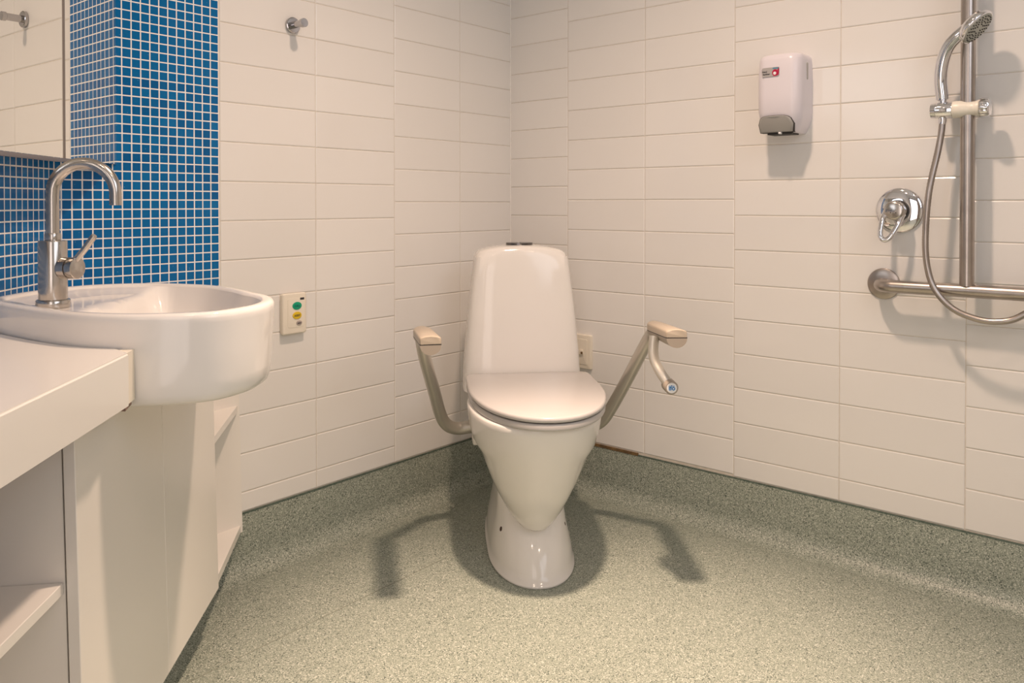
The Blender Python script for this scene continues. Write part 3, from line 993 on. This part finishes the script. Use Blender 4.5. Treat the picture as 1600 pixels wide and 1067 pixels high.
part('red_ring', plate(ellipse(0.0082, 0.0088, 28, -0.0035, 0.1605), yy - 0.0001, yy + 0.0006), M['sticker_red'], ds, None)
part('ring_centre', plate(ellipse(0.0042, 0.0042, 20, -0.0045, 0.1590), yy - 0.0003, yy + 0.0003), M['badge_white'], ds, None)
part('blue_band', plate(rounded_rect(0.0165, 0.0035, 0.0006, 2, -0.002, 0.1722), yy - 0.0002, yy + 0.0006), M['sticker_blue'], ds, None)
lettering('lettering', 'Hand', 0.0062, M['ink'], ds, Matrix.Translation((-0.0325, yy - 0.0001, 0.1645)) @ FACE_OUT, 0.0002, 1.0, 0.0001)
lettering('lettering', 'Sanitiser', 0.0062, M['ink'], ds, Matrix.Translation((-0.0275, yy - 0.0001, 0.1580)) @ FACE_OUT, 0.0002, 0.9, 0.0001)

# shower mixer
mx_ = thing('shower_mixer', at_right(1.2957, 0.9364), 'chrome shower mixer with round cover plate and loop lever', 'mixer tap')
part('cover_plate', lathe([(0.0575, 0.0), (0.0575, 0.002), (0.056, 0.0045), (0.050, 0.0075), (0.040, 0.0105), (0.030, 0.0125), (0.0235, 0.0132), (0.022, 0.0132)], 56, 'y'), M['chrome'], mx_, 60)
part('collar', lathe([(0.0265, 0.008), (0.0265, 0.027), (0.0235, 0.0285), (0.010, 0.0285)], 40, 'y'), M['dark'], mx_, 50, label='black collar behind the lever')
part('lever_head', lathe([(0.0225, 0.028), (0.0245, 0.029), (0.0245, 0.052), (0.0238, 0.0565), (0.0215, 0.0592), (0.018, 0.0605), (0.001, 0.061)], 40, 'y'), M['tap_steel'], mx_, 40)
loop = catmull([(-0.0205, -0.043, -0.004), (-0.0190, -0.0545, -0.026), (-0.0155, -0.0600, -0.046), (-0.0105, -0.0640, -0.060), (0.0, -0.0655, -0.0665),
                (0.0105, -0.0640, -0.060), (0.0155, -0.0600, -0.046), (0.0190, -0.0545, -0.026), (0.0205, -0.043, -0.004)], 6)
loop = [Vector((p_.x, p_.y * 1.0 - 0.012 * min(1, max(0, -p_.z / 0.05)), p_.z * 1.12)) for p_ in loop]
part('lever_loop', xform(tube(loop, [0.0066] * len(loop), 14), Matrix.Rotation(math.radians(13), 4, 'Y')), M['chrome'], mx_, 60)
for sx in (-0.006, 0.006):
    part('index_dot', xform(lathe([(0.0013, 0.050), (0.0013, 0.0612), (0.0008, 0.0615)], 12, 'y'), Matrix.Translation((sx, 0, -0.005))), M['dark'], mx_, None)

# grab rail: horizontal bar and riser
BO = 0.062                                # distance of the bar axis from the wall
gr = thing('grab_rail', at_right(1.2583, 0.7480), 'brushed stainless shower grab rail with horizontal bar and tall riser', 'grab rail')
part('flange', lathe([(0.0395, 0.0), (0.0400, 0.001), (0.0388, 0.0038), (0.0350, 0.0055), (0.018, 0.0070), (0.010, 0.0072)], 48, 'y'), M['satin'], gr, 22)
path = [(0, -0.006, 0), (0, -0.022, 0)]
for k in range(1, 9):
    a = PI / 2 * k / 8
    path.append((0.036 * (1 - math.cos(a)), -0.026 - 0.036 * math.sin(a), 0.0))
path += [(0.2, -BO, 0.0008), (0.4, -BO, 0.0012), (0.76, -BO, 0.0015)]
path += [(0.84, -BO, 0.0015)]
for k in range(1, 9):
    a = PI / 2 * k / 8
    path.append((0.84 + 0.036 * math.sin(a), -BO + 0.036 * (1 - math.cos(a)), 0.0015))
path += [(0.876, -0.022, 0.0015), (0.876, -0.006, 0.0015)]
part('horizontal_bar', tube(path, 0.016, 24), M['satin'], gr, 60)
bm = lathe([(0.0395, 0.0), (0.0400, 0.001), (0.0388, 0.0038), (0.0350, 0.0055), (0.018, 0.0070), (0.010, 0.0072)], 48, 'y')
part('flange', xform(bm, Matrix.Translation((0.876, 0, 0))), M['satin'], gr, 60)
path = [(0.2005, -BO, 0.012), (0.2005, -BO, 0.3), (0.2005, -BO, 0.7), (0.2005, -BO, 0.98)]
for k in range(1, 9):
    a = PI / 2 * k / 8
    path.append((0.2005, -BO + 0.036 * (1 - math.cos(a)), 0.98 + 0.036 * math.sin(a)))
path += [(0.2005, -0.006, 1.016)]
part('riser', tube(path, 0.0158, 24), M['satin'], gr, 60)
bm = lathe([(0.0395, 0.0), (0.0400, 0.001), (0.0388, 0.0038), (0.0350, 0.0055), (0.018, 0.0070), (0.010, 0.0072)], 48, 'y')
part('flange', xform(bm, Matrix.Translation((0.2005, 0, 1.016))), M['satin'], gr, 60)

# sliding holder, hand shower and hose
SZ = 1.176
sl = thing('shower_slider', at_right(1.4588, SZ), 'cream sliding shower holder with chrome clamp knob on the steel riser', 'shower holder')
AX = -BO - 0.006


def xlathe(profile, seg=32, y=AX, z=0.0):
    rings_ = [[Vector((x, y + r * math.cos(2 * PI * k / seg), z + r * math.sin(2 * PI * k / seg))) for k in range(seg)] for x, r in profile]
    return loft(rings_)


part('holder_body', xlathe([(-0.030, 0.0195), (-0.024, 0.0205), (-0.012, 0.0198), (0.0, 0.0178), (0.010, 0.0165), (0.017, 0.0170), (0.024, 0.0195), (0.026, 0.0189)]), M['cream_holder'], sl, 60)
bm = xlathe([(0.0265, 0.0205), (0.027, 0.0222)] + [(0.030, 0.0232), (0.044, 0.0226), (0.047, 0.020), (0.0475, 0.012)], 48)
for v in bm.verts:
    rel = Vector((0, v.co.y - AX, v.co.z)); a = math.atan2(rel.z, rel.y)
    if 0.0268 < v.co.x < 0.046:
        k = 1 + 0.035 * math.cos(a * 12)
        v.co.y = AX + rel.y * k; v.co.z = rel.z * k
part('clamp_knob', bm, M['chrome'], sl, 40, label='fluted chrome clamp knob')
part('cradle', xlathe([(-0.0775, 0.012), (-0.0765, 0.0175), (-0.066, 0.0190), (-0.0655, 0.0175), (-0.0635, 0.0175), (-0.063, 0.0189), (-0.032, 0.0200), (-0.0295, 0.0190)]), M['chrome'], sl, 40, label='chrome cradle for the hand shower')

hm = at_right(1.4588 - 0.052, SZ)
hs = thing('hand_shower', hm, 'chrome hand shower with curved handle and round spray face in its holder', 'hand shower')
hp = catmull([(0.000, AX, 0.018), (-0.001, AX - 0.001, 0.030), (-0.004, AX - 0.004, 0.072), (0.001, AX - 0.010, 0.112), (0.014, AX - 0.018, 0.146), (0.034, AX - 0.024, 0.168), (0.056, AX - 0.026, 0.185)], 6)
nh = len(hp)
part('handle', tube(hp, [0.0088 if i < 5 else 0.0132 + 0.0012 * math.sin(PI * i / nh) for i in range(nh)], 24), M['chrome'], hs, 60)
hc = Vector((0.076, AX - 0.026, 0.182)); hn = Vector((0.74, -0.12, -0.66)).normalized()
bm = tube([hc - hn * 0.024, hc - hn * 0.021, hc - hn * 0.015, hc - hn * 0.007, hc, hc + hn * 0.002], [0.014, 0.028, 0.038, 0.0425, 0.0435, 0.0415], 40)
part('head', bm, M['chrome'], hs, 60)
bm = tube([hc + hn * 0.001, hc + hn * 0.0038], [0.0400, 0.0385], 40)
part('spray_face', bm, M['nozzle_face'], hs, 50, label='grey green spray face')
u_ = hn.orthogonal().normalized(); v_ = hn.cross(u_)
bm = bmesh.new()
for rr, cnt in ((0.012, 6), (0.019, 12), (0.026, 18), (0.0335, 24)):
    for k in range(cnt):
        a = 2 * PI * (k + 0.5 * (cnt % 4 == 0)) / cnt
        c = hc + hn * 0.0036 + (u_ * math.cos(a) + v_ * math.sin(a)) * rr
        tube([c, c + hn * 0.0022], [0.0017, 0.0012], 6, bm=bm)
nzl = part('nozzles', bm, M['dark'], hs, None, label='rings of small dark rubber nozzles'); nzl['kind'] = 'stuff'

ho = thing('shower_hose', at_right(1.4588 - 0.052, SZ - 0.02), 'long steel shower hose looping from the hand shower over the grab rail', 'hose')
hy = -BO - 0.0275
pts = [(0.0, AX, 0.002), (-0.002, AX - 0.001, -0.030), (-0.0085, AX - 0.004, -0.075), (-0.024, hy, -0.176), (-0.031, hy, -0.285), (-0.026, hy, -0.355), (-0.008, hy - 0.002, -0.408),
       (0.028, hy - 0.004, -0.447), (0.073, hy - 0.006, -0.466), (0.118, hy - 0.006, -0.470), (0.163, hy - 0.004, -0.455), (0.22, hy, -0.40), (0.26, hy + 0.01, -0.31), (0.285, hy + 0.03, -0.20), (0.292, hy + 0.045, -0.12)]
hp = catmull(pts, 26)
bm = tube(hp, [0.0072 + (0.0005 if i % 2 else 0.0) for i in range(len(hp))], 14)
part('hose_line', bm, M['satin'], ho, 60)
bm = tube([(0.0, AX, 0.012), (0.0, AX, -0.004), (-0.001, AX, -0.012)], [0.0095, 0.0095, 0.0085], 18)
part('hose_nut', bm, M['chrome'], ho, 50)

# wall elbow the hose ends at
eb = Matrix.Translation((0.292, -0.0015, -0.094))
part('wall_elbow', xform(join(lathe([(0.03, 0.0), (0.03, 0.004), (0.024, 0.008), (0.01, 0.0085)], 36, 'y'), tube([(0, -0.006, 0), (0, -0.03, 0), (0, -0.041, -0.004), (0, -0.045, -0.014), (0, -0.045, -0.026)], 0.011, 20)), eb), M['chrome'], ho, 50)
